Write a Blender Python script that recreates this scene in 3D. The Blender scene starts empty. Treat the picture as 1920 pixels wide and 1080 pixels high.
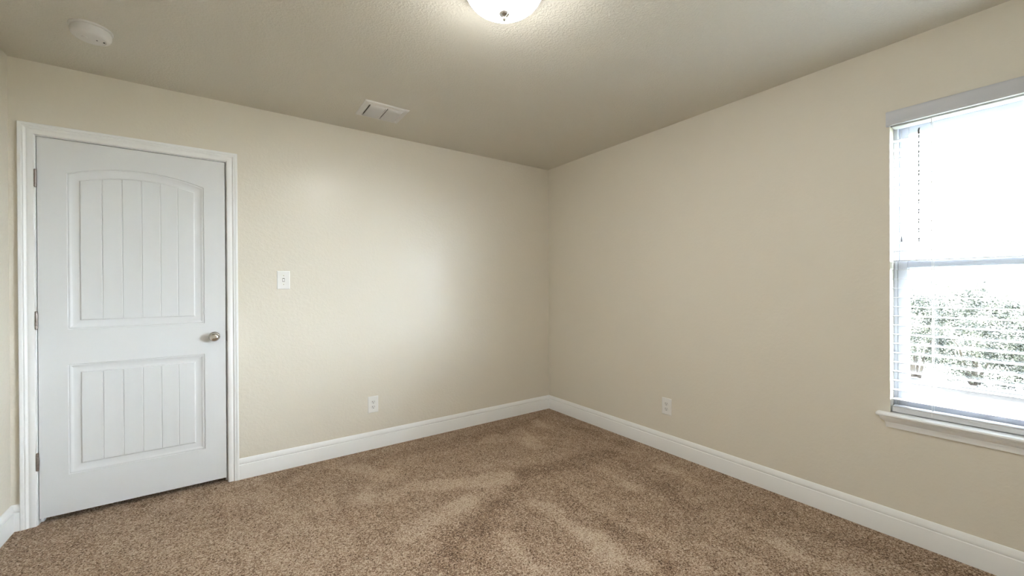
import bpy, math, random
import numpy as np
from mathutils import Matrix, Vector
PI = math.pi
C = bpy.context.scene.collection
S = bpy.context.scene

# ------------------------------------------------------------------ camera
H = 2.44                                   # ceiling height
FPX = 759.1
YAW, PITCH, ROLL = 0.6138, -0.0031, -0.0047
CAM = Vector((-2.7002, -3.1811, 1.2463))
cd = bpy.data.cameras.new('camera'); cam = bpy.data.objects.new('camera', cd); C.objects.link(cam)
cd.sensor_fit = 'HORIZONTAL'; cd.sensor_width = 36.0; cd.lens = FPX / 1920 * 36.0
cd.clip_start = 0.02; cd.clip_end = 300
fw = Vector((math.sin(YAW)*math.cos(PITCH), math.cos(YAW)*math.cos(PITCH), math.sin(PITCH)))
rt = Vector((math.cos(YAW), -math.sin(YAW), 0)); up = rt.cross(fw)
rt, up = rt*math.cos(ROLL) + up*math.sin(ROLL), up*math.cos(ROLL) - rt*math.sin(ROLL)
cam.matrix_world = Matrix(((rt.x, up.x, -fw.x, CAM.x), (rt.y, up.y, -fw.y, CAM.y), (rt.z, up.z, -fw.z, CAM.z), (0, 0, 0, 1)))
S.camera = cam

def floor_at(px, py, z=0.0):               # reads a measured photo coordinate as a spot on the floor
    d = fw + rt*((px-960)/FPX) - up*((py-540)/FPX)
    t = (z-CAM.z)/d.z
    return CAM.x + d.x*t, CAM.y + d.y*t

# ------------------------------------------------------------------ world, sun, exposure
S.view_settings.view_transform = 'Standard'; S.view_settings.look = 'None'
S.view_settings.exposure = 0.0; S.view_settings.gamma = 1.0; S.view_settings.use_curve_mapping = False
SKY_STRENGTH = 112.0
SKY_LOW = 9.0
LAMP_STRENGTH = 122.0
w = bpy.data.worlds.new('hazy_sky'); S.world = w; w.use_nodes = True
# bright haze on the window side of the sky, softer sky overhead and behind the house
wn = w.node_tree.nodes; wl = w.node_tree.links; bg = wn['Background']
tcw = wn.new('ShaderNodeTexCoord'); nrm = wn.new('ShaderNodeVectorMath'); nrm.operation = 'NORMALIZE'
dt = wn.new('ShaderNodeVectorMath'); dt.operation = 'DOT_PRODUCT'; dt.inputs[1].default_value = Vector((.72, -.66, .16)).normalized()
mr = wn.new('ShaderNodeMapRange'); mr.interpolation_type = 'SMOOTHSTEP'
mr.inputs['From Min'].default_value = -.1; mr.inputs['From Max'].default_value = .9
mr.inputs['To Min'].default_value = SKY_LOW; mr.inputs['To Max'].default_value = SKY_STRENGTH
wl.new(tcw.outputs['Generated'], nrm.inputs[0]); wl.new(nrm.outputs[0], dt.inputs[0]); wl.new(dt.outputs['Value'], mr.inputs['Value'])
wl.new(mr.outputs[0], bg.inputs[1]); bg.inputs[0].default_value = (0.84, 0.92, 1.0, 1)
w.cycles.sampling_method = 'MANUAL'; w.cycles.sample_map_resolution = 512
sun = bpy.data.lights.new('sun', 'SUN'); sun.energy = 4.0; sun.angle = math.radians(4); sun.color = (1, .96, .9)
so = bpy.data.objects.new('sun', sun); C.objects.link(so)
so.rotation_euler = Vector((0.75, 0.35, -1.0)).to_track_quat('-Z', 'Y').to_euler()
S.cycles.max_bounces = 14; S.cycles.diffuse_bounces = 8; S.cycles.glossy_bounces = 4; S.cycles.transparent_max_bounces = 12
S.cycles.sample_clamp_indirect = 20.0
S.cycles.caustics_reflective = False; S.cycles.caustics_refractive = False
S.cycles.use_denoising = True

# ------------------------------------------------------------------ helpers
def tag(o, label=None, cat=None, group=None, kind=None):
    if label: o['label'] = label
    if cat: o['category'] = cat
    if group: o['group'] = group
    if kind: o['kind'] = kind
    return o

def empty(name, loc):
    o = bpy.data.objects.new(name, None); C.objects.link(o); o.location = loc
    o.empty_display_size = .05
    return o

class MB:
    """collects polygons in world coordinates"""
    def __init__(s): s.v = []; s.f = []; s.sm = []
    def add(s, vs, fs, smooth=False):
        b = len(s.v); s.v += [tuple(p) for p in vs]; s.f += [tuple(b+i for i in f) for f in fs]; s.sm += [smooth]*len(fs)
        return s
    def box(s, x0, x1, y0, y1, z0, z1, bev=0.0):
        if bev <= 0:
            vs = [(x, y, z) for z in (z0, z1) for y in (y0, y1) for x in (x0, x1)]
            return s.add(vs, [(0, 2, 3, 1), (4, 5, 7, 6), (0, 1, 5, 4), (2, 6, 7, 3), (0, 4, 6, 2), (1, 3, 7, 5)])
        b = bev; vs = []; X = (x0, x1); Y = (y0, y1); Z = (z0, z1); idx = {}
        for i in (0, 1):
            for j in (0, 1):
                for k in (0, 1):
                    sx = b if i == 0 else -b; sy = b if j == 0 else -b; sz = b if k == 0 else -b
                    for a, p in (('x', (X[i], Y[j]+sy, Z[k]+sz)), ('y', (X[i]+sx, Y[j], Z[k]+sz)), ('z', (X[i]+sx, Y[j]+sy, Z[k]))):
                        idx[(i, j, k, a)] = len(vs); vs.append(p)
        fs = []
        for i in (0, 1):
            fs.append([idx[(i, 0, 0, 'x')], idx[(i, 0, 1, 'x')], idx[(i, 1, 1, 'x')], idx[(i, 1, 0, 'x')]])
            fs.append([idx[(0, i, 0, 'y')], idx[(1, i, 0, 'y')], idx[(1, i, 1, 'y')], idx[(0, i, 1, 'y')]])
            fs.append([idx[(0, 0, i, 'z')], idx[(0, 1, i, 'z')], idx[(1, 1, i, 'z')], idx[(1, 0, i, 'z')]])
            for j in (0, 1):
                fs.append([idx[(i, j, 0, 'x')], idx[(i, j, 1, 'x')], idx[(i, j, 1, 'y')], idx[(i, j, 0, 'y')]])
                fs.append([idx[(i, 0, j, 'x')], idx[(i, 1, j, 'x')], idx[(i, 1, j, 'z')], idx[(i, 0, j, 'z')]])
                fs.append([idx[(0, i, j, 'y')], idx[(1, i, j, 'y')], idx[(1, i, j, 'z')], idx[(0, i, j, 'z')]])
                for k in (0, 1):
                    fs.append([idx[(i, j, k, 'x')], idx[(i, j, k, 'y')], idx[(i, j, k, 'z')]])
        return s.add(vs, fs)
    def loft(s, rows, close_row=False, close_loft=False, smooth=False, caps=False):
        n = len(rows[0]); vs = [p for r in rows for p in r]; fs = []
        R = len(rows)
        for i in range(R if close_loft else R-1):
            a = i*n; b = ((i+1) % R)*n
            for j in range(n if close_row else n-1):
                k = (j+1) % n
                fs.append((a+j, a+k, b+k, b+j))
        if caps: fs += [tuple(range(n)), tuple((R-1)*n+i for i in range(n))]
        return s.add(vs, fs, smooth)
    def lathe(s, prof, c, axis='z', n=48, smooth=True):
        rows = []
        for r, h in prof:
            row = []
            for i in range(n):
                a = 2*PI*i/n; p, q = r*math.cos(a), r*math.sin(a)
                row.append({'z': (c[0]+p, c[1]+q, c[2]+h), 'y': (c[0]+p, c[1]+h, c[2]+q), 'x': (c[0]+h, c[1]+p, c[2]+q)}[axis])
            rows.append(row)
        return s.loft(rows, close_row=True, smooth=smooth, caps=True)
    def tube(s, pts, r, n=10, smooth=True):
        pts = [Vector(p) for p in pts]; rows = []
        for i, p in enumerate(pts):
            t = (pts[min(i+1, len(pts)-1)] - pts[max(i-1, 0)]).normalized()
            a = t.orthogonal().normalized(); b = t.cross(a)
            rr = r[i] if isinstance(r, (list, tuple)) else r
            rows.append([p + a*rr*math.cos(2*PI*k/n) + b*rr*math.sin(2*PI*k/n) for k in range(n)])
        return s.loft(rows, close_row=True, smooth=smooth, caps=True)
    def build(s, name, mat, parent=None, origin=None, autosmooth=None, facing=None):
        if parent is not None:
            o0 = Vector((0, 0, 0)); p = parent
            while p is not None: o0 += p.location; p = p.parent
        else: o0 = Vector(origin) if origin is not None else Vector((0, 0, 0))
        me = bpy.data.meshes.new(name)
        me.from_pydata([tuple(Vector(p)-o0) for p in s.v], [], s.f)
        me.polygons.foreach_set('use_smooth', s.sm)
        import bmesh
        bm = bmesh.new(); bm.from_mesh(me)
        bmesh.ops.remove_doubles(bm, verts=bm.verts, dist=1e-6)
        bmesh.ops.recalc_face_normals(bm, faces=bm.faces)
        if facing is not None:
            for f in bm.faces:
                if f.normal.dot(facing) < 0: f.normal_flip()
        if autosmooth:
            for f in bm.faces: f.smooth = True
            for e in bm.edges:
                if len(e.link_faces) == 2 and e.calc_face_angle(0) > autosmooth: e.smooth = False
        bm.to_mesh(me); bm.free(); me.update()
        if mat: me.materials.append(mat)
        o = bpy.data.objects.new(name, me); C.objects.link(o)
        if parent is not None: o.parent = parent
        else: o.location = o0
        return o

# ------------------------------------------------------------------ materials
def mat(name, col=(.8, .8, .8), rough=.5, metal=0.0, spec=.5, **kw):
    m = bpy.data.materials.new(name); m.use_nodes = True; b = m.node_tree.nodes['Principled BSDF']
    b.inputs['Base Color'].default_value = (*col, 1); b.inputs['Roughness'].default_value = rough
    b.inputs['Metallic'].default_value = metal; b.inputs['Specular IOR Level'].default_value = spec
    for k, v in kw.items(): b.inputs[k].default_value = v
    return m
def nd(m, t, **kw):
    n = m.node_tree.nodes.new(t)
    for k, v in kw.items(): setattr(n, k, v)
    return n
def lk(m, a, b): m.node_tree.links.new(a, b)
def ramp(m, stops):
    r = nd(m, 'ShaderNodeValToRGB'); e = r.color_ramp.elements
    while len(e) < len(stops): e.new(.5)
    for i, (p, c) in enumerate(stops):
        e[i].position = p; e[i].color = (*c, 1) if len(c) == 3 else c
    return r

def textured_paint(name, col, rough, spec, scale, dist, strength, coat):
    """knockdown / orange-peel drywall texture under satin paint"""
    m = mat(name, col, rough, spec=spec); b = m.node_tree.nodes['Principled BSDF']
    tc = nd(m, 'ShaderNodeTexCoord')
    n1 = nd(m, 'ShaderNodeTexNoise'); n1.inputs['Scale'].default_value = scale; n1.inputs['Detail'].default_value = 3; n1.inputs['Roughness'].default_value = .45; n1.inputs['Distortion'].default_value = .5
    lk(m, tc.outputs['Object'], n1.inputs['Vector'])
    r = ramp(m, [(.44, (0, 0, 0)), (.60, (1, 1, 1))]); r.color_ramp.interpolation = 'EASE'
    lk(m, n1.outputs['Fac'], r.inputs[0])
    n2 = nd(m, 'ShaderNodeTexNoise'); n2.inputs['Scale'].default_value = scale*3.1; n2.inputs['Detail'].default_value = 2
    lk(m, tc.outputs['Object'], n2.inputs['Vector'])
    mx = nd(m, 'ShaderNodeMath', operation='MULTIPLY_ADD'); mx.inputs[1].default_value = .25
    lk(m, n2.outputs['Fac'], mx.inputs[0]); lk(m, r.outputs[0], mx.inputs[2])
    bp = nd(m, 'ShaderNodeBump'); bp.inputs['Strength'].default_value = strength; bp.inputs['Distance'].default_value = dist
    lk(m, mx.outputs[0], bp.inputs['Height']); lk(m, bp.outputs[0], b.inputs['Normal'])
    if coat:      # satin sheen of the paint: the raised texture glints
        b2 = nd(m, 'ShaderNodeBump'); b2.inputs['Strength'].default_value = 1.0; b2.inputs['Distance'].default_value = dist*1.5
        lk(m, mx.outputs[0], b2.inputs['Height']); lk(m, b2.outputs[0], b.inputs['Coat Normal'])
        b.inputs['Coat Weight'].default_value = coat; b.inputs['Coat Roughness'].default_value = .10; b.inputs['Coat IOR'].default_value = 1.5
    return m

M = {}
M['wall'] = textured_paint('beige_wall_paint', (.705, .668, .592), .42, .5, 52, .0010, .26, .17)
M['wall_flat'] = textured_paint('beige_wall_paint_dulled', (.705, .668, .592), .55, .3, 52, .0008, .22, 0)  # same paint as the other walls, gloss cut to drop the lamp reflection
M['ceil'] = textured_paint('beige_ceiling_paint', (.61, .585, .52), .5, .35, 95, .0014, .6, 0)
M['trim'] = mat('white_trim_enamel', (.84, .855, .87), .32)
M['door'] = mat('white_door_enamel', (.70, .72, .745), .34)
M['vinyl'] = mat('white_vinyl', (.56, .575, .625), .35)
M['slat'] = mat('white_faux_wood', (.62, .63, .66), .38)
M['plastic'] = mat('white_plastic', (.80, .80, .79), .35)
M['socket'] = mat('socket_plastic', (.74, .74, .73), .4)
M['dark'] = mat('dark_slot', (.03, .03, .03), .6)
M['nickel'] = mat('satin_nickel', (.55, .52, .49), .24, 1.0)
M['bronze'] = mat('dark_hinge_metal', (.10, .08, .075), .38, 1.0)
M['hinge'] = mat('aged_nickel_hinge', (.30, .26, .24), .35, 1.0)
M['vent'] = mat('white_vent_enamel', (.66, .65, .64), .4)
M['ductdark'] = mat('duct_shade', (.05, .045, .04), .8)
M['smoke'] = mat('smoke_alarm_plastic', (.66, .65, .64), .45)
M['cord'] = mat('white_cord', (.8, .8, .8), .7)
M['wand'] = mat('grey_wand', (.19, .195, .21), .4)
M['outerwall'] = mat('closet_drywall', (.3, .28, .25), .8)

g = bpy.data.materials.new('window_glass'); g.use_nodes = True; nt = g.node_tree; nt.nodes.clear()
out = nt.nodes.new('ShaderNodeOutputMaterial'); tr = nt.nodes.new('ShaderNodeBsdfTransparent'); gl = nt.nodes.new('ShaderNodeBsdfGlossy')
lw = nt.nodes.new('ShaderNodeLayerWeight'); pw = nt.nodes.new('ShaderNodeMath'); pw.operation = 'POWER'; pw.inputs[1].default_value = 5
fr = nt.nodes.new('ShaderNodeMath'); fr.operation = 'MULTIPLY_ADD'; fr.inputs[1].default_value = .9; fr.inputs[2].default_value = .04
nt.links.new(lw.outputs['Facing'], pw.inputs[0]); nt.links.new(pw.outputs[0], fr.inputs[0]); mx = nt.nodes.new('ShaderNodeMixShader')
tr.inputs[0].default_value = (.95, .97, .97, 1); gl.inputs['Roughness'].default_value = 0.02
nt.links.new(fr.outputs[0], mx.inputs[0]); nt.links.new(tr.outputs[0], mx.inputs[1]); nt.links.new(gl.outputs[0], mx.inputs[2]); nt.links.new(mx.outputs[0], out.inputs[0])
M['glass'] = g

lg = bpy.data.materials.new('lit_alabaster_glass'); lg.use_nodes = True; b = lg.node_tree.nodes['Principled BSDF']
b.inputs['Base Color'].default_value = (.9, .9, .88, 1); b.inputs['Roughness'].default_value = .25
b.inputs['Emission Color'].default_value = (1.0, .985, .94, 1); b.inputs['Emission Strength'].default_value = LAMP_STRENGTH
ln = lg.node_tree; tcl = ln.nodes.new('ShaderNodeTexCoord'); sz = ln.nodes.new('ShaderNodeSeparateXYZ'); ml = ln.nodes.new('ShaderNodeMapRange')
ml.interpolation_type = 'SMOOTHSTEP'     # bulbs sit low in the bowl: the rim of the glass glows less
ml.inputs['From Min'].default_value = -.040; ml.inputs['From Max'].default_value = -.095
ml.inputs['To Min'].default_value = LAMP_STRENGTH*.10; ml.inputs['To Max'].default_value = LAMP_STRENGTH
ln.links.new(tcl.outputs['Object'], sz.inputs[0]); ln.links.new(sz.outputs['Z'], ml.inputs['Value']); ln.links.new(ml.outputs[0], b.inputs['Emission Strength'])
M['lampglass'] = lg

# carpet
def carpet():
    m = mat('brown_cut_pile_carpet', (.3, .2, .14), .95, spec=.1); b = m.node_tree.nodes['Principled BSDF']
    b.inputs['Sheen Weight'].default_value = .25; b.inputs['Sheen Roughness'].default_value = .5
    b.inputs['Sheen Tint'].default_value = (.8, .65, .5, 1)
    tc = nd(m, 'ShaderNodeTexCoord')
    at = nd(m, 'ShaderNodeAttribute', attribute_name='pile_lay')
    # tufts
    wv = nd(m, 'ShaderNodeTexNoise'); wv.inputs['Scale'].default_value = 60; wv.inputs['Detail'].default_value = 2
    lk(m, tc.outputs['Object'], wv.inputs['Vector'])
    vm = nd(m, 'ShaderNodeVectorMath', operation='MULTIPLY_ADD'); vm.inputs[1].default_value = (.02, .02, .02)
    lk(m, wv.outputs['Color'], vm.inputs[0]); lk(m, tc.outputs['Object'], vm.inputs[2])
    vo = nd(m, 'ShaderNodeTexVoronoi'); vo.inputs['Scale'].default_value = 185; vo.inputs['Randomness'].default_value = 1
    lk(m, vm.outputs[0], vo.inputs['Vector'])
    no = nd(m, 'ShaderNodeTexNoise'); no.inputs['Scale'].default_value = 150; no.inputs['Detail'].default_value = 4; no.inputs['Roughness'].default_value = .65
    lk(m, vm.outputs[0], no.inputs['Vector'])
    # per-tuft tone + noise
    sep = nd(m, 'ShaderNodeSeparateColor'); lk(m, vo.outputs['Color'], sep.inputs[0])
    a1 = nd(m, 'ShaderNodeMath', operation='MULTIPLY_ADD'); a1.inputs[1].default_value = .36; lk(m, sep.outputs[0], a1.inputs[0])
    a0 = nd(m, 'ShaderNodeMath', operation='MULTIPLY_ADD'); a0.inputs[1].default_value = 3.2; a0.inputs[2].default_value = -1.32
    lk(m, no.outputs['Fac'], a0.inputs[0]); lk(m, a0.outputs[0], a1.inputs[2])
    # mid-scale mottling
    n3 = nd(m, 'ShaderNodeTexNoise'); n3.inputs['Scale'].default_value = 7; n3.inputs['Detail'].default_value = 5; n3.inputs['Roughness'].default_value = .6
    lk(m, tc.outputs['Object'], n3.inputs['Vector'])
    a2 = nd(m, 'ShaderNodeMath', operation='MULTIPLY_ADD'); a2.inputs[1].default_value = .34; lk(m, n3.outputs['Fac'], a2.inputs[0]); lk(m, a1.outputs[0], a2.inputs[2])
    a3 = nd(m, 'ShaderNodeMath', operation='MULTIPLY_ADD'); a3.inputs[1].default_value = .21; lk(m, at.outputs['Fac'], a3.inputs[0]); lk(m, a2.outputs[0], a3.inputs[2])
    mp = nd(m, 'ShaderNodeMapping'); mp.inputs['Rotation'].default_value = (0, 0, .9); mp.inputs['Scale'].default_value = (38, 9, 1); lk(m, tc.outputs['Object'], mp.inputs[0])
    n4 = nd(m, 'ShaderNodeTexNoise'); n4.inputs['Scale'].default_value = 1; n4.inputs['Detail'].default_value = 3; lk(m, mp.outputs[0], n4.inputs['Vector'])
    a4 = nd(m, 'ShaderNodeMath', operation='MULTIPLY_ADD'); a4.inputs[1].default_value = .26; lk(m, n4.outputs['Fac'], a4.inputs[0]); lk(m, a3.outputs[0], a4.inputs[2])
    a3 = nd(m, 'ShaderNodeMath', operation='SUBTRACT'); a3.inputs[1].default_value = .13; lk(m, a4.outputs[0], a3.inputs[0])
    r = ramp(m, [(.22, (.055, .028, .016)), (.46, (.248, .150, .094)), (.69, (.405, .278, .190)), (1.0, (.66, .54, .42))])
    lk(m, a3.outputs[0], r.inputs[0]); lk(m, r.outputs[0], b.inputs['Base Color'])
    h = nd(m, 'ShaderNodeMath', operation='SUBTRACT'); lk(m, no.outputs['Fac'], h.inputs[0]); lk(m, vo.outputs['Distance'], h.inputs[1])
    bp = nd(m, 'ShaderNodeBump'); bp.inputs['Strength'].default_value = .9; bp.inputs['Distance'].default_value = .007
    lk(m, h.outputs[0], bp.inputs['Height']); lk(m, bp.outputs[0], b.inputs['Normal'])
    return m
M['carpet'] = carpet()

# ------------------------------------------------------------------ the shell
XL, YF = -3.612, -3.95                     # left wall plane, wall behind the camera
TH = .14
# floor: grid carrying the lay of the pile left by the vacuum cleaner
nx, ny = 190, 210
gx = np.linspace(XL-.01, .01, nx); gy = np.linspace(YF-.01, .30, ny)
X, Y = np.meshgrid(gx, gy)
lay = np.zeros_like(X)
strokes = [  # (x0,y0,x1,y1 in the photo), half width in m, strength
 ((1009, 789), (1022, 800), .07, .8), ((925, 826), (1015, 822), .11, .55), ((978, 812), (1008, 834), .10, .7),
 ((634, 876), (737, 890), .09, .7), ((690, 928), (955, 893), .10, .95), ((760, 1012), (880, 940), .10, .8),
 ((860, 948), (985, 893), .07, .6), ((1014, 949), (1197, 1061), .055, 1.0), ((944, 1014), (1009, 1070), .07, 1.1),
 ((1138, 883), (1187, 916), .05, .9), ((1244, 874), (1300, 902), .06, .8), ((1478, 1030), (1600, 1079), .05, 1.0),
 ((1342, 1030), (1440, 1079), .06, .8), ((1330, 970), (1420, 1010), .05, .4), ((1080, 930), (1180, 985), .05, .5),
 ((500, 1000), (760, 1075), .25, .35), ((430, 930), (600, 960), .16, .35), ((250, 1000), (480, 1070), .2, .25),
 ((130, 985), (330, 940), .06, .3), ((1090, 1000), (1150, 1060), .06, .6), ((1230, 1000), (1310, 1060), .05, .6),
 ((440, 893), (500, 912), .04, .7), ((900, 870), (1000, 860), .08, .4), ((1130, 830), (1200, 850), .06, .3),
 ((815, 1060), (985, 890), .09, -.7), ((985, 890), (1130, 850), .13, -.6), ((900, 1040), (1010, 960), .06, -.5),
 ((1060, 930), (1260, 1060), .05, -.6), ((1170, 870), (1300, 950), .07, -.5), ((1400, 960), (1800, 1075), .08, -.45),
 ((1050, 790), (1180, 840), .06, -.5), ((760, 852), (1010, 785), .10, -.45), ((450, 915), (700, 860), .06, -.35),
 ((1300, 1000), (1420, 1075), .04, -.4), ((60, 1010), (330, 925), .05, -.5), ((620, 1075), (700, 1000), .06, -.3),
]
rs = np.random.RandomState(4)
wob = sum(np.sin(X*a+Y*b_+c)*.012 for a, b_, c in rs.uniform(-22, 22, (9, 3)))
for p, q, hw, s in strokes:
    ax, ay = floor_at(*p); bx_, by_ = floor_at(*q)
    L = math.hypot(bx_-ax, by_-ay); ux, uy = (bx_-ax)/L, (by_-ay)/L
    t = (X-ax)*ux + (Y-ay)*uy; dd = (X-ax)*-uy + (Y-ay)*ux
    tt = np.clip(t, 0, L); dist = np.hypot(t-tt, dd) + wob
    lay += s/(1+np.exp((dist-hw*.68)/.010))
lay = np.clip(lay, -1, 1.25)
me = bpy.data.meshes.new('floor')
vs = np.stack([X.ravel(), Y.ravel(), np.zeros(X.size)], 1)
ii = np.arange(nx*ny).reshape(ny, nx)
quads = np.stack([ii[:-1, :-1].ravel(), ii[:-1, 1:].ravel(), ii[1:, 1:].ravel(), ii[1:, :-1].ravel()], 1)
me.from_pydata(vs.tolist(), [], quads.tolist())
a = me.attributes.new('pile_lay', 'FLOAT', 'POINT'); a.data.foreach_set('value', lay.ravel().astype(np.float32))
me.materials.append(M['carpet'])
fl = bpy.data.objects.new('floor', me); C.objects.link(fl)
tag(fl, 'brown cut pile carpet with vacuum cleaner marks', 'carpet', kind='structure')
slab = MB().box(XL-.4, .14, YF-.14, .6, -.16, -.004).build('floor_slab', M['outerwall'])
tag(slab, 'concrete floor slab beneath the brown carpet', 'floor', kind='structure')

# openings
DX0, DX1, DZ = -3.518, -2.701, 2.054        # rough door opening (inside faces of the jamb)
JT = .018
WY0, WY1, WZ0, WZ1 = -3.531, -2.617, .595, 2.052
mb = MB()
mb.box(XL-TH, DX0-JT, 0, TH-.02, -.02, H+.02); mb.box(DX1+JT, TH, 0, TH-.02, -.02, H+.02); mb.box(DX0-JT, DX1+JT, 0, TH-.02, DZ+JT, H+.02)
tag(mb.build('wall_back', M['wall']), 'beige textured wall with the white door and light switch', 'wall', kind='structure')
mb = MB()
mb.box(0, TH, WY1, 0, -.02, H+.02); mb.box(0, TH, YF-TH, WY0, -.02, H+.02); mb.box(0, TH, WY0, WY1, -.02, WZ0); mb.box(0, TH, WY0, WY1, WZ1, H+.02)
tag(mb.build('wall_right', M['wall_flat']), 'beige textured wall with the window on the right', 'wall', kind='structure')
tag(MB().box(XL-TH, XL, YF-TH, 0, -.02, H+.02).build('wall_left', M['wall']), 'sliver of beige wall beside the door hinges', 'wall', kind='structure')
tag(MB().box(XL, 0, YF-TH, YF, -.02, H+.02).build('wall_front', M['wall']), 'beige wall behind the camera', 'wall', kind='structure')
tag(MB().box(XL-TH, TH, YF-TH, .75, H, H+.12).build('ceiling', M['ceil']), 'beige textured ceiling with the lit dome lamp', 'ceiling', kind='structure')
# unseen closet walls, added as blockers to keep the gap under the door dark
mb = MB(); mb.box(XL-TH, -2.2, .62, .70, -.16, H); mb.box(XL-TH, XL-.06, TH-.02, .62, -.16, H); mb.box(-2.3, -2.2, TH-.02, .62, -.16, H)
tag(mb.build('wall_closet_blocker', M['outerwall']), 'unseen blocker walls that darken the gap under the white door', 'wall', kind='structure')

# baseboards
BP = [(0, 0), (.014, 0), (.014, .0905), (.0130, .0935), (.0082, .0950), (.0076, .0978), (.0118, .1012), (.0122, .107), (.0108, .115), (.0078, .1225), (.0058, .129), (.0035, .1325), (0, .134)]
def baseboard(name, fn, t0, t1, label, m0=0, m1=0):
    mb = MB(); rows = []
    for t, sg in ((t0, m0), (t1, m1)):
        rows.append([fn(t + sg*d, d, z) for d, z in BP])
    mb.loft(rows, close_row=True, caps=True)
    o = mb.build(name, M['trim'], autosmooth=.5); return tag(o, label, 'baseboard', kind='structure')
bl = lambda t, d, z: (t, -d, z)
baseboard('baseboard_back', bl, -2.641, 0, 'white baseboard running from the door to the room corner', 0, -1)
baseboard('baseboard_back', bl, XL, -3.576, 'short bit of white baseboard squeezed left of the door casing', 1, 0)
baseboard('baseboard_right', lambda t, d, z: (-d, t, z), YF, 0, 'white baseboard under the window wall', 1, -1)
baseboard('baseboard_left', lambda t, d, z: (XL+d, t, z), YF, 0, 'white baseboard on the sliver of wall left of the door', 1, -1)
baseboard('baseboard_front', lambda t, d, z: (t, YF+d, z), XL, 0, 'white baseboard on the wall behind the camera', 1, -1)

# ------------------------------------------------------------------ door casing + jamb
CP = [(0, 0), (0, .0075), (.002, .0098), (.012, .0112), (.022, .0108), (.0255, .0088), (.029, .0095), (.032, .0135), (.0355, .0152), (.0385, .0148), (.0395, .0132), (.0415, .0135), (.0435, .0162), (.049, .0175), (.0545, .0168), (.057, .0145), (.057, 0)]
CX0, CX1, CZ = DX0-.004, DX1+.004, DZ+.003
rows = []
for k in range(4):
    row = []
    for wd, t in CP:
        x = CX0-wd if k < 2 else CX1+wd; z = 0 if k in (0, 3) else CZ+wd
        row.append((x, -t, z))
    rows.append(row)
mb = MB(); mb.loft(rows, close_row=True, caps=True)
trim = mb.build('trim_1', M['trim'], autosmooth=.5); tag(trim, 'white moulded casing around the door', 'door casing', kind='structure')
mb = MB()
mb.box(DX0-JT, DX0, 0, TH-.02, 0, DZ+JT); mb.box(DX1, DX1+JT, 0, TH-.02, 0, DZ+JT); mb.box(DX0, DX1, 0, TH-.02, DZ, DZ+JT)
mb.box(DX0, DX0+.011, .037, .07, 0, DZ); mb.box(DX1-.011, DX1, .037, .07, 0, DZ); mb.box(DX0+.011, DX1-.011, .037, .07, DZ-.011, DZ)
mb.build('door_jamb', M['trim'], trim)

# ------------------------------------------------------------------ door
dx0, dx1, dz0, dz1 = -3.5145, -2.7075, .031, 2.0495
door = None
F0 = .001                                   # door face plane (y)
def outline(kind, d, n=28):
    """panel outline offset inward by d, as (x,z) list; starts bottom left, then bottom right, then the top from right to left"""
    x0, x1 = -3.407+d, -2.815-d; cx = (x0+x1)/2
    if kind == 'low':
        z0, z1 = .238+d, .835-d
        return [(x0, z0), (x1, z0)] + [(x1+(x0-x1)*i/n, z1) for i in range(n+1)]
    z0 = 1.026+d; hw0 = .296; rise = .054; R = (hw0*hw0+rise*rise)/(2*rise); cz = 1.873+rise-R; r = R-d
    pts = [(x0, z0), (x1, z0)]
    for i in range(n+1):
        x = x1+(x0-x1)*i/n; pts.append((x, cz+math.sqrt(r*r-(x-cx)**2)))
    return pts
PR = [(0, 0), (.0018, .0035), (.0045, .0042), (.0065, .0028), (.0085, .0030), (.014, .0058), (.022, .0085), (.032, .0105), (.042, .0112), (.0465, .0105), (.050, .0065), (.0525, .0058)]
mb = MB()
n = 28
mb.box(dx0, dx1, F0+.018, F0+.036, dz0, dz1)     # core
# rim
fr_ = [(dx0, F0, dz0), (dx1, F0, dz0), (dx1, F0, dz1), (dx0, F0, dz1)]; bk_ = [(x, F0+.018, z) for x, y, z in fr_]
mb.add(fr_+bk_, [(0, 1, 5, 4), (1, 2, 6, 5), (2, 3, 7, 6), (3, 0, 4, 7)])
# face around panels
def q4(a, b_, c, d): mb.add([(p[0], F0, p[1]) for p in (a, b_, c, d)], [(0, 1, 2, 3)])
lo, hi = outline('low', 0), outline('up', 0)
px0, px1 = lo[0][0], lo[1][0]
q4((dx0, dz0), (px0, dz0), (px0, dz1), (dx0, dz1)); q4((px1, dz0), (dx1, dz0), (dx1, dz1), (px1, dz1))
q4((px0, dz0), (px1, dz0), lo[1], lo[0])
for i in range(n):
    a_, b2 = lo[2+i], lo[3+i]; xa, xb = a_[0], b2[0]
    q4((xb, b2[1]), (xa, a_[1]), (xa, hi[0][1]), (xb, hi[0][1]))
    a_, b2 = hi[2+i], hi[3+i]
    q4((b2[0], b2[1]), (a_[0], a_[1]), (a_[0], dz1), (b2[0], dz1))
for kind in ('low', 'up'):
    rows = [[(x, F0+dep*1.35, z) for x, z in outline(kind, d)] for d, dep in PR]
    mb.loft(rows, close_row=True)
door = mb.build('door_1', M['door'], origin=(-3.111, 0, dz0), autosmooth=.5, facing=Vector((0, -1, 0)))
tag(door, 'closed white two panel door with arched plank upper panel', 'door', kind='structure')
grooves = [-3.2715, -3.1885, -3.105, -3.0225, -2.9425]
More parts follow.
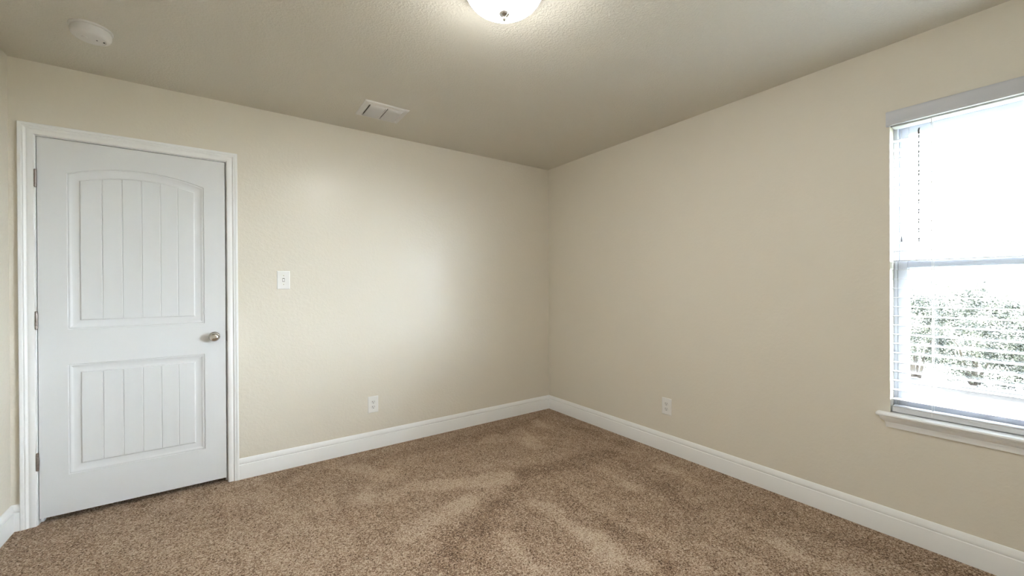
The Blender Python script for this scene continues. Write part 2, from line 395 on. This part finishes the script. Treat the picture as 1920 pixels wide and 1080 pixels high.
for kind, nm in (('up', 'upper_panel'), ('low', 'lower_panel')):
    mb = MB(); d, dep = PR[-1]; dep *= 1.35; o_ = outline(kind, d, 120)
    top = sorted([p for p in o_[2:]]); zb = o_[0][1]
    xs = {o_[0][0], o_[1][0]}
    for gx_ in grooves: xs |= {gx_-.0028, gx_-.0010, gx_+.0010, gx_+.0028}
    xs |= {o_[0][0]+(o_[1][0]-o_[0][0])*i/60 for i in range(61)}
    xs = sorted(xs)
    def dp(x):
        for gx_ in grooves:
            t = abs(x-gx_)
            if t <= .00101: return dep+.0032
        return dep
    def tz(x):
        return float(np.interp(x, [p[0] for p in top], [p[1] for p in top]))
    xs = [x for x in xs if not any(abs(x-g_) < .0027 and abs(abs(x-g_)-.0010) > 1e-5 for g_ in grooves)]
    for xa, xb in zip(xs[:-1], xs[1:]):
        mb.add([(xa, F0+dp(xa), zb), (xb, F0+dp(xb), zb), (xb, F0+dp(xb), tz(xb)), (xa, F0+dp(xa), tz(xa))], [(0, 1, 2, 3)])
    mb.build(nm, M['door'], door, autosmooth=.2, facing=Vector((0, -1, 0)))
# hinges
for z0, z1 in ((1.784, 1.873), (1.036, 1.126), (.292, .381)):
    hx, hy, zc = -3.5175, -.0085, (z0+z1)/2
    mb = MB(); k5 = (z1-z0)/5
    for k in range(5):
        mb.lathe([(.0045, k*k5), (.0058, k*k5+.0006), (.0058, (k+1)*k5-.0010), (.0045, (k+1)*k5-.0004)], (hx, hy, z0), n=16)
    hg = mb.build('hinge', M['hinge'], door, autosmooth=.6)
    mb = MB(); mb.box(hx-.0095, hx-.0015, -.0085, .012, z0, z1); mb.box(hx+.0005, hx+.0030, -.007, .001, z0+.001, z1-.001)
    mb.build('hinge_leaf_shade', M['bronze'], hg)  # leaf block coloured dark to paint the shadow left of the barrel
    mb = MB(); mb.lathe([(.003, -.003), (.0050, -.0015), (.0045, 0)], (hx, hy, z0), n=12); mb.lathe([(.0045, 0), (.0050, .0015), (.003, .003)], (hx, hy, z1), n=12)
    mb.build('hinge_pin', M['hinge'], hg)
# knob
kc = (-2.7655, F0, .940)
mb = MB(); mb.lathe([(.0295, 0), (.0300, -.002), (.028, -.0045), (.0235, -.007), (.014, -.0085), (.0095, -.011), (.0085, -.018), (.0095, -.025), (.016, -.030), (.0225, -.0345), (.0262, -.0415), (.0268, -.0475), (.0245, -.0545), (.0195, -.0595), (.012, -.0622), (.004, -.0630), (.0005, -.0630)], kc, 'y', 40)
kn = mb.build('door_knob', M['nickel'], door)
mb = MB(); mb.box(-2.7079, -2.7062, F0+.004, F0+.030, .910, .968)
mb.build('latch_plate', M['bronze'], door)
MB().box(DX1-.0012, DX1+.0002, -.0005, .030, .907, .972).build('strike_plate', M['bronze'], trim)

# ------------------------------------------------------------------ wall plates
def plate_pts(w_, h_):   # (half width, half height, stand-off)
    return [(w_, h_, 0), (w_, h_, .0035), (w_-.0015, h_-.0015, .0052), (w_-.005, h_-.005, .0062)]
def wallplate(place, loc, name):
    """place(u, v, d): u along the wall, v up, d out of the wall"""
    root = empty(name, loc)
    mb = MB(); rows = []
    for a_, b2, d in plate_pts(.0395, .0625):
        rows.append([place(-a_, -b2, d), place(a_, -b2, d), place(a_, b2, d), place(-a_, b2, d)])
    mb.loft(rows, close_row=True, caps=True); mb.build('cover_plate', M['plastic'], root)
    return root
def pbox(mb, place, u0, u1, v0, v1, d0, d1):
    vs = [place(u, v, d) for d in (d0, d1) for v in (v0, v1) for u in (u0, u1)]
    mb.add(vs, [(0, 2, 3, 1), (4, 5, 7, 6), (0, 1, 5, 4), (2, 6, 7, 3), (0, 4, 6, 2), (1, 3, 7, 5)])
def pdisc(mb, place, u, v, r, d0, d1, n=18, flat=None):
    r0 = []; r1 = []
    for i in range(n):
        a_ = 2*PI*i/n; du, dv = r*math.cos(a_), r*math.sin(a_)
        if flat: dv = max(-flat, min(flat, dv))
        r0.append(place(u+du, v+dv, d0)); r1.append(place(u+du, v+dv, d1))
    mb.loft([r0, r1], close_row=True, caps=True)
def outlet(place, loc, label):
    root = wallplate(place, loc, 'wall_outlet')
    tag(root, label, 'outlet', group='duplex wall outlets')
    for s_ in (1, -1):
        mb = MB(); pdisc(mb, place, 0, s_*.0195, .0172, .004, .0078, 24, .0140)
        r_ = mb.build('receptacle', M['socket'], root)
        mb = MB(); v = s_*.0195
        pbox(mb, place, -.0078, -.0052, v-.001, v+.008, .0074, .0081); pbox(mb, place, .0052, .0074, v, v+.007, .0074, .0081)
        pdisc(mb, place, 0, v-.0075, .0030, .0074, .0081, 12)
        mb.build('socket_slots', M['dark'], r_)
    mb = MB(); pdisc(mb, place, 0, 0, .0032, .005, .0072, 12); mb.build('screw', M['socket'], root)
def back(cx, cz): return lambda u, v, d: (cx+u, -d, cz+v)
def right(cy, cz): return lambda u, v, d: (-d, cy-u, cz+v)
outlet(back(-1.7795, .342), (-1.7795, 0, .342), 'white duplex outlet on the wall between the door and the corner')
outlet(right(-1.363, .342), (0, -1.363, .342), 'white duplex outlet on the wall between the corner and the window')
pl = back(-2.381, 1.2995)
sw = wallplate(pl, (-2.381, 0, 1.2995), 'light_switch'); tag(sw, 'white toggle light switch on the wall beside the door', 'light switch')
mb = MB(); pbox(mb, pl, -.0062, .0062, -.0125, .0125, .0055, .0066); mb.build('switch_slot', M['dark'], sw)
mb = MB()
rows = [[pl(u, v, d) for u, v, d in ((-.0045, -.010, .005), (.0045, -.010, .005), (.0045, .0105, .005), (-.0045, .0105, .005))],
        [pl(u, v, d) for u, v, d in ((-.0035, -.0120, .0155), (.0035, -.0120, .0155), (.0035, -.0045, .0175), (-.0035, -.0045, .0175))]]
mb.loft(rows, close_row=True, caps=True); mb.build('toggle', M['plastic'], sw)
for s_ in (1, -1):
    mb = MB(); pdisc(mb, pl, 0, s_*.030, .0032, .005, .0070, 12); mb.build('screw', M['nickel'], sw)

# ------------------------------------------------------------------ ceiling light
lc = (-1.8125, -1.8777, H)
lamp = empty('ceiling_light', lc); tag(lamp, 'lit flush dome ceiling light with white glass and nickel finial', 'ceiling light')
mb = MB(); mb.lathe([(.135, 0), (.166, 0), (.173, -.006), (.174, -.018), (.171, -.026), (.165, -.030), (.163, -.038), (.1570, -.043), (.1525, -.040), (.135, -.012)], lc, n=72)
mb.build('ring', M['nickel'], lamp, autosmooth=.7)
prof = []
for i in range(20):
    a_ = i/19*PI/2; prof.append((max(.0005, .1515*math.cos(a_)), -.038-.087*math.sin(a_)))
mb = MB(); mb.lathe(prof, lc, n=72); mb.build('glass_shade', M['lampglass'], lamp)
mb = MB(); mb.lathe([(.004, -.120), (.0185, -.1265), (.0215, -.1305), (.0205, -.135), (.015, -.1405), (.0085, -.145), (.0060, -.148), (.0072, -.151), (.0072, -.155), (.0045, -.160), (.0015, -.1625), (.0003, -.163)], lc, n=32)
mb.build('finial', M['nickel'], lamp)

# ------------------------------------------------------------------ smoke alarm
sc_ = (-3.203, -.548, H)
sm = empty('smoke_alarm', sc_); tag(sm, 'round white smoke alarm on the ceiling above the door', 'smoke alarm')
mb = MB(); mb.lathe([(.074, 0), (.074, -.006), (.0725, -.008), (.060, -.0085)], sc_, n=56); mb.build('base_plate', M['smoke'], sm, autosmooth=.6)
mb = MB(); mb.lathe([(.0655, -.0075), (.0655, -.012), (.0680, -.014), (.0690, -.022), (.0680, -.034), (.064, -.042), (.056, -.0465), (.050, -.0480), (.048, -.0470), (.046, -.0477), (.020, -.0500), (.001, -.0505)], sc_, n=56); mb.build('cover', M['smoke'], sm, autosmooth=.7)
for ax_, ay_, r_ in ((.020, -.004, .0032), (.042, .004, .0036)):
    mb = MB(); mb.lathe([(r_, -.045), (r_, -.0505), (.0005, -.0507)], (sc_[0]+ax_, sc_[1]+ay_, sc_[2]), n=12); mb.build('sounder_hole', M['dark'], sm)
mb = MB(); mb.lathe([(.010, -.048), (.010, -.0512), (.008, -.0520), (.0005, -.0522)], (sc_[0]-.018, sc_[1]-.014, sc_[2]), n=20); mb.build('test_button', M['smoke'], sm)

# ------------------------------------------------------------------ ceiling vent
vx0, vx1, vy0, vy1 = -1.973, -1.683, -.549, -.294
vent = empty('ceiling_vent', ((vx0+vx1)/2, (vy0+vy1)/2, H)); tag(vent, 'white louvred air vent on the ceiling near the back wall', 'air vent')
ix0, ix1, iy0, iy1 = vx0+.034, vx1-.034, vy0+.036, vy1-.030
def ring(a0, a1, b0, b1, z): return [(a0, b0, z), (a1, b0, z), (a1, b1, z), (a0, b1, z)]
mb = MB(); mb.loft([ring(vx0, vx1, vy0, vy1, H), ring(vx0, vx1, vy0, vy1, H-.003), ring(vx0+.006, vx1-.006, vy0+.006, vy1-.006, H-.0075), ring(ix0-.004, ix1+.004, iy0-.004, iy1+.004, H-.0085), ring(ix0, ix1, iy0, iy1, H-.012), ring(ix0, ix1, iy0, iy1, H-.001)], close_row=True)
mb.build('frame', M['vent'], vent)
MB().box(ix0, ix1, iy0, iy1, H-.0012, H-.0002).build('duct_shade_sheet', M['ductdark'], vent)  # near-black sheet standing in for the shade behind the louvres
xm = (ix0+ix1)/2
mb = MB(); mb.box(xm-.0045, xm+.0035, iy0, iy1, H-.0175, H-.001, .001); mb.build('divider', M['vent'], vent)
for a0, a1 in ((ix0+.009, xm-.0050), (xm+.0130, ix1-.004)):
    mb = MB(); nb = 11; p_ = (iy1-iy0)/nb
    for k in range(nb):
        y0 = iy0+p_*k
        rows = [[(x, y0+.0005, H-.0070), (x, y0+.0015, H-.0060), (x, y0+p_*.72, H-.0165), (x, y0+p_*.72-.001, H-.0175)] for x in (a0, a1)]
        mb.loft(rows, close_row=True, caps=True)
    mb.build('louvre_bank', M['vent'], vent)
mb = MB(); mb.box(ix1+.001, ix1+.005, iy1-.030, iy1-.024, H-.026, H-.010, .001); mb.build('damper_lever', M['trim'], vent)

# ------------------------------------------------------------------ window
win = empty('window_1', (.09, (WY0+WY1)/2, WZ0)); tag(win, 'white vinyl single hung window on the right wall', 'window', kind='structure')
def rect_frame(mb, x0, x1, y0, y1, z0, z1, wl, wr, wb, wt, bev=.002):
    mb.box(x0, x1, y1-wl, y1, z0, z1, bev); mb.box(x0, x1, y0, y0+wr, z0, z1, bev)
    mb.box(x0, x1, y0+wr, y1-wl, z0, z0+wb, bev); mb.box(x0, x1, y0+wr, y1-wl, z1-wt, z1, bev)
SZ = .6125                                 # top of the sill board
mb = MB(); rect_frame(mb, .068, .14, WY0, WY1, SZ, WZ1, .016, .016, .020, .016); mb.build('window_frame', M['vinyl'], win)
mb = MB(); rect_frame(mb, .095, .122, WY0+.016, WY1-.016, 1.335, WZ1-.016, .036, .036, .034, .036); us = mb.build('upper_sash', M['vinyl'], win)
MB().box(.106, .110, WY0+.05, WY1-.05, 1.365, WZ1-.05).build('upper_glass', M['glass'], us)
mb = MB(); rect_frame(mb, .066, .092, WY0+.016, WY1-.016, SZ+.02, 1.371, .036, .036, .048, .040); ls = mb.build('lower_sash', M['vinyl'], win)
mb = MB(); rect_frame(mb, .076, .084, WY0+.050, WY1-.050, SZ+.066, 1.333, .007, .007, .007, .007, .001); mb.build('glazing_bead', M['vinyl'], ls)
MB().box(.079, .082, WY0+.052, WY1-.052, SZ+.068, 1.331).build('lower_glass', M['glass'], ls)
for yy in (WY1-.10, WY0+.10):
    MB().box(.074, .09, yy-.022, yy+.022, 1.371, 1.380, .002).build('sash_lock', M['vinyl'], ls)

# sill board and moulded apron
sill = None
mb = MB()
pf = [(.066, SZ-.017), (-.036, SZ-.017), (-.043, SZ-.0145), (-.0455, SZ-.009), (-.043, SZ-.003), (-.037, SZ), (.066, SZ)]
ya, yb = WY0-.048, WY1+.048
# board inside the opening, and nosing with horns in front of the wall
mb.box(-.0005, .068, WY0, WY1, SZ-.017, SZ)
nose = [p for p in pf if p[0] < 0]; nose = [(0, SZ-.017)] + nose + [(0, SZ)]
rows = []
for y, e in ((ya, 0), (ya+.006, 1), (yb-.006, 1), (yb, 0)):
    rows.append([((x*(1 if e else .86)), y, (SZ-.0085)+(z-(SZ-.0085))*(1 if e else .6)) for x, z in nose])
mb.loft(rows, close_row=True, caps=True)
sill = mb.build('trim_2', M['trim'], autosmooth=.6); tag(sill, 'white window sill board with moulded apron below the window', 'window sill', kind='structure')
AP = [(0, SZ-.017), (.030, SZ-.017), (.0305, SZ-.022), (.028, SZ-.030), (.0225, SZ-.038), (.0165, SZ-.044), (.0135, SZ-.047), (.0135, SZ-.050), (.0115, SZ-.054), (.0105, SZ-.066), (.0090, SZ-.0735), (0, SZ-.0745)]
rows = [[(-d, WY0-.004-d, z) for d, z in AP], [(-d, WY1+.004+d, z) for d, z in AP]]
mb = MB(); mb.loft(rows, close_row=True, caps=True); mb.build('apron', M['trim'], sill, autosmooth=.5)

# ------------------------------------------------------------------ blind
bl_ = empty('window_blind', (.03, (WY0+WY1)/2, SZ)); tag(bl_, 'white horizontal slat blind lowered in the window with slats open', 'blind')
B0, B1 = WY0+.006, WY1-.006
mb = MB(); mb.box(.004, .060, B0, B1, 2.028, WZ1-.002, .002); mb.build('headrail', M['slat'], bl_)
VP = [(0, 0), (0, .070), (.004, .0715), (.010, .069), (.012, .062), (.0105, .054), (.0105, .016), (.0125, .010), (.011, .002), (.006, 0)]
mb = MB(); va, vb = WY0-.010, WY1+.010
rows = [[(-.012-d, y, 2.032+z) for d, z in VP] for y in (va, vb)]
mb.loft(rows, close_row=True, caps=True)
mb.box(-.0125, -.0005, vb-.012, vb, 2.032, 2.102); mb.box(-.0125, -.0005, va, va+.012, 2.032, 2.102)
mb.build('valance', M['vinyl'], bl_, autosmooth=.6)
pitch = .0459; z0 = 1.3205
mb = MB(); k = -14
while z0+pitch*k < 1.99:
    zc = z0+pitch*k; rows = []
    for y in (B0, B1):
        r_ = []
        for sgn, seq in ((1, range(9)), (-1, range(8, -1, -1))):
            for i in seq:
                u = (i/8-.5); r_.append((.034+u*.050, y, zc+.0012*(1-4*u*u)+sgn*.0013))
        rows.append(r_)
    mb.loft(rows, close_row=True, caps=True); k += 1
sl = mb.build('slats', M['slat'], bl_, autosmooth=.7)
mb = MB(); mb.box(.007, .060, B0, B1, SZ+.0035, SZ+.027, .003); mb.box(.009, .058, B0, B1, SZ+.0275, SZ+.032, .001)
mb.build('bottom_rail', M['slat'], bl_)
for yy in (-2.762, (WY0+WY1)/2, WY0+.145):
    mb = MB()
    for x in (.0075, .0605): mb.box(x-.0012, x+.0012, yy-.0010, yy+.0010, SZ+.012, 2.03)
    mb.tube([(.034, yy, SZ+.02), (.034, yy, 2.03)], .0009, 6)
    kk = -14
    while z0+pitch*kk < 1.99:
        mb.box(.0075, .0605, yy-.0016, yy+.0016, z0+pitch*kk-.0030, z0+pitch*kk-.0016); kk += 1
    mb.build('ladder_cord', M['cord'], bl_)
mb = MB(); wy = -2.7220
mb.tube([(-.003, wy, 1.992), (-.006, wy, 1.985), (-.007, wy, 1.965)], [.003, .004, .0042], 8)
mb.tube([(-.007, wy, 1.965), (-.0085, wy, 1.43)], .0022, 6)
kz = 1.925
while kz > 1.45: mb.lathe([(.0022, -.005), (.0040, 0), (.0022, .005)], (-.0078, wy, kz), n=8); kz -= .0459
mb.build('tilt_wand', M['wand'], bl_)
mb = MB(); cy = -2.661
mb.tube([(.002, cy, 2.0), (-.003, cy, 1.96), (-.0035, cy, 1.482)], .0008, 6)
lcd = mb.build('lift_cord', M['cord'], bl_)
mb = MB(); mb.lathe([(.0006, .014), (.002, .012), (.0032, .002), (.0040, -.008), (.0040, -.011), (.0005, -.0115)], (-.0035, cy, 1.469), n=12); mb.build('tassel', M['wand'], lcd)

# ------------------------------------------------------------------ outdoors
gm = mat('dry_lawn', (.20, .21, .14), .95)
tc = nd(gm, 'ShaderNodeTexCoord'); n1 = nd(gm, 'ShaderNodeTexNoise'); n1.inputs['Scale'].default_value = 3; n1.inputs['Detail'].default_value = 8
lk(gm, tc.outputs['Object'], n1.inputs['Vector']); r = ramp(gm, [(.3, (.14, .16, .09)), (.7, (.30, .29, .20))]); lk(gm, n1.outputs['Fac'], r.inputs[0]); lk(gm, r.outputs[0], gm.node_tree.nodes['Principled BSDF'].inputs['Base Color'])
mb = MB(); rows = []
rr = random.Random(3)
for x in (.14, 2, 4, 6, 8, 12, 18, 26, 40, 70):
    z = -.16 if x <= 6 else -.16-1.5*min(1, (x-6)/12)
    rows.append([(x, y, z+(rr.uniform(-.03, .03) if x > 8 else 0)) for y in range(-40, 44, 4)])
mb.loft(rows); tag(mb.build('ground', gm), 'pale lawn outside the window', 'ground', kind='structure')
bm_ = mat('bark_mulch', (.045, .04, .038), .95)
mb = MB(); rows = []
for i in range(9):
    x = 4.85+i*.17; rows.append([(x, -6+j*.15, -.155+.036*math.sin(PI*i/8)*(1+.3*rr.uniform(-1, 1))) for j in range(50)])
mb.loft(rows, smooth=True); tag(mb.build('mulch_bed', bm_), 'dark mulch bed beneath the shrubs outside', 'mulch', kind='stuff')

leafm = mat('grey_green_leaves', (.10, .125, .085), .45)
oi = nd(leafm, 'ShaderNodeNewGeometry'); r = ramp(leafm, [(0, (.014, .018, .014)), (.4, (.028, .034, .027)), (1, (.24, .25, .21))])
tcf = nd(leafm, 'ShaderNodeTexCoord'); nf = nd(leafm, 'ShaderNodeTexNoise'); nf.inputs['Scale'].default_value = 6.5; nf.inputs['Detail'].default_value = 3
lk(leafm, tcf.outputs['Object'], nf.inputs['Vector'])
mf = nd(leafm, 'ShaderNodeMath', operation='MULTIPLY_ADD'); mf.inputs[1].default_value = 3.2; mf.inputs[2].default_value = -1.62; lk(leafm, nf.outputs['Fac'], mf.inputs[0])  # noise clumps paint sunlit patches into the leaf colour
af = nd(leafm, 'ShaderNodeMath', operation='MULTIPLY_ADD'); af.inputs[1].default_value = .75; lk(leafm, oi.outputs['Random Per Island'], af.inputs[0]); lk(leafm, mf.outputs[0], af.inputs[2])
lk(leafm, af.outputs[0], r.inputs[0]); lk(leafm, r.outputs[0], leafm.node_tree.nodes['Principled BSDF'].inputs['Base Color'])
barkm = mat('shrub_bark', (.13, .11, .10), .9)
def hedge(x0, y0, y1, zg, label):
    R_ = random.Random(11); root = empty('hedge', (x0, (y0+y1)/2, zg)); tag(root, label, 'hedge')
    st = MB(); n_ = 6
    for q_ in range(n_):
        yc = y0+(y1-y0)*(q_+.5)/n_
        for k in range(5):
            a_ = R_.uniform(0, 2*PI); d = R_.uniform(.15, .4); hz = R_.uniform(.5, .7)
            pts = [(x0+.04*math.cos(a_), yc+.04*math.sin(a_), zg)]
            for t in (.25, .5, .75, 1): pts.append((x0+d*t*math.cos(a_)+R_.uniform(-.02, .02), yc+d*t*math.sin(a_)+R_.uniform(-.02, .02), zg+t*hz))
            st.tube(pts, [.022, .018, .014, .010, .005], 6)
    st.build('stems', barkm, root)
    vs, fs = [], []
    o0 = Vector((x0, (y0+y1)/2, zg))
    for k in range(640):
        yc = R_.uniform(y0, y1); u = (yc-y1)/(y0-y1)
        top = 1.21 + .07*math.sin(yc*3.1+1) + .05*math.sin(yc*7.3); bot = (.20 if yc > -2.05 else .06) + .05*math.sin(yc*3.3+.4)
        th = R_.uniform(0, 2*PI); rad = math.sqrt(R_.uniform(.1, 1))
        c = Vector((x0+.45*rad*math.cos(th), yc, zg+(top+bot)/2+(top-bot)/2*rad*math.sin(th))); cr = R_.uniform(.05, .12)
        for m_ in range(115):
            p = c+Vector((R_.gauss(0, 1), R_.gauss(0, 1), R_.gauss(0, .8)))*cr*.7
            if p.z < zg+.015: continue
            ax_ = Vector((R_.gauss(0, 1), R_.gauss(0, 1), R_.gauss(0, .6))).normalized(); b2 = ax_.orthogonal().normalized()
            b2.rotate(Matrix.Rotation(R_.uniform(0, 6.28), 3, ax_)); nn = ax_.cross(b2)
            L = R_.uniform(.018, .038); W = L*.3; o_ = p-o0; i0 = len(vs)
            vs += [tuple(o_), tuple(o_+ax_*L*.5+b2*W+nn*W*.4), tuple(o_+ax_*L), tuple(o_+ax_*L*.5-b2*W+nn*W*.4), tuple(o_+ax_*L*.5)]
            fs += [(i0, i0+1, i0+4), (i0+1, i0+2, i0+4), (i0+2, i0+3, i0+4), (i0+3, i0, i0+4)]
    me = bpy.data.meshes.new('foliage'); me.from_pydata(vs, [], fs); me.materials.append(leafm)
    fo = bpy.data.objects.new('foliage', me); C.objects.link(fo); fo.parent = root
    return root
hedge(5.5, -4.3, -.9, -.098, 'loose grey green hedge seen through the lower window pane')

housem = mat('pale_siding', (.62, .60, .56), .8); roofm = mat('grey_shingles', (.16, .16, .165), .9)
def house(x0, y0, wx, wy, zg, ze, rise, label, ridge='y'):
    root = empty('neighbour_house', (x0+wx/2, y0+wy/2, zg)); tag(root, label, 'house', group='houses beyond the shrubs')
    MB().box(x0, x0+wx, y0, y0+wy, zg, ze).build('wall', housem, root)
    e = .45; mb = MB()
    if ridge == 'y':
        a_ = [(x0-e, y, ze) for y in (y0-e, y0+wy+e)]; c = [(x0+wx+e, y, ze) for y in (y0-e, y0+wy+e)]; t = [(x0+wx/2, y, ze+rise) for y in (y0-e, y0+wy+e)]
    else:
        a_ = [(x, y0-e, ze) for x in (x0-e, x0+wx+e)]; c = [(x, y0+wy+e, ze) for x in (x0-e, x0+wx+e)]; t = [(x, y0+wy/2, ze+rise) for x in (x0-e, x0+wx+e)]
    mb.add([a_[0], a_[1], t[1], t[0], c[1], c[0]] + [(p[0], p[1], p[2]-.16) for p in (a_[0], a_[1], c[1], c[0])],
           [(0, 1, 2, 3), (3, 2, 4, 5), (0, 3, 5), (1, 4, 2), (0, 6, 7, 1), (5, 4, 8, 9), (0, 5, 9, 6), (1, 7, 8, 4), (6, 9, 8, 7)])
    mb.build('roof', roofm, root)
house(27, -1.2, 8, 2.6, -1.66, 1.42, .12, 'pale flat roofed building with a dark eave far beyond the shrubs', 'y')
house(20, -10.5, 6.3, 8.0, -1.66, 1.2, 2.2, 'pale house with a grey gabled roof at the right edge of the window', 'x')
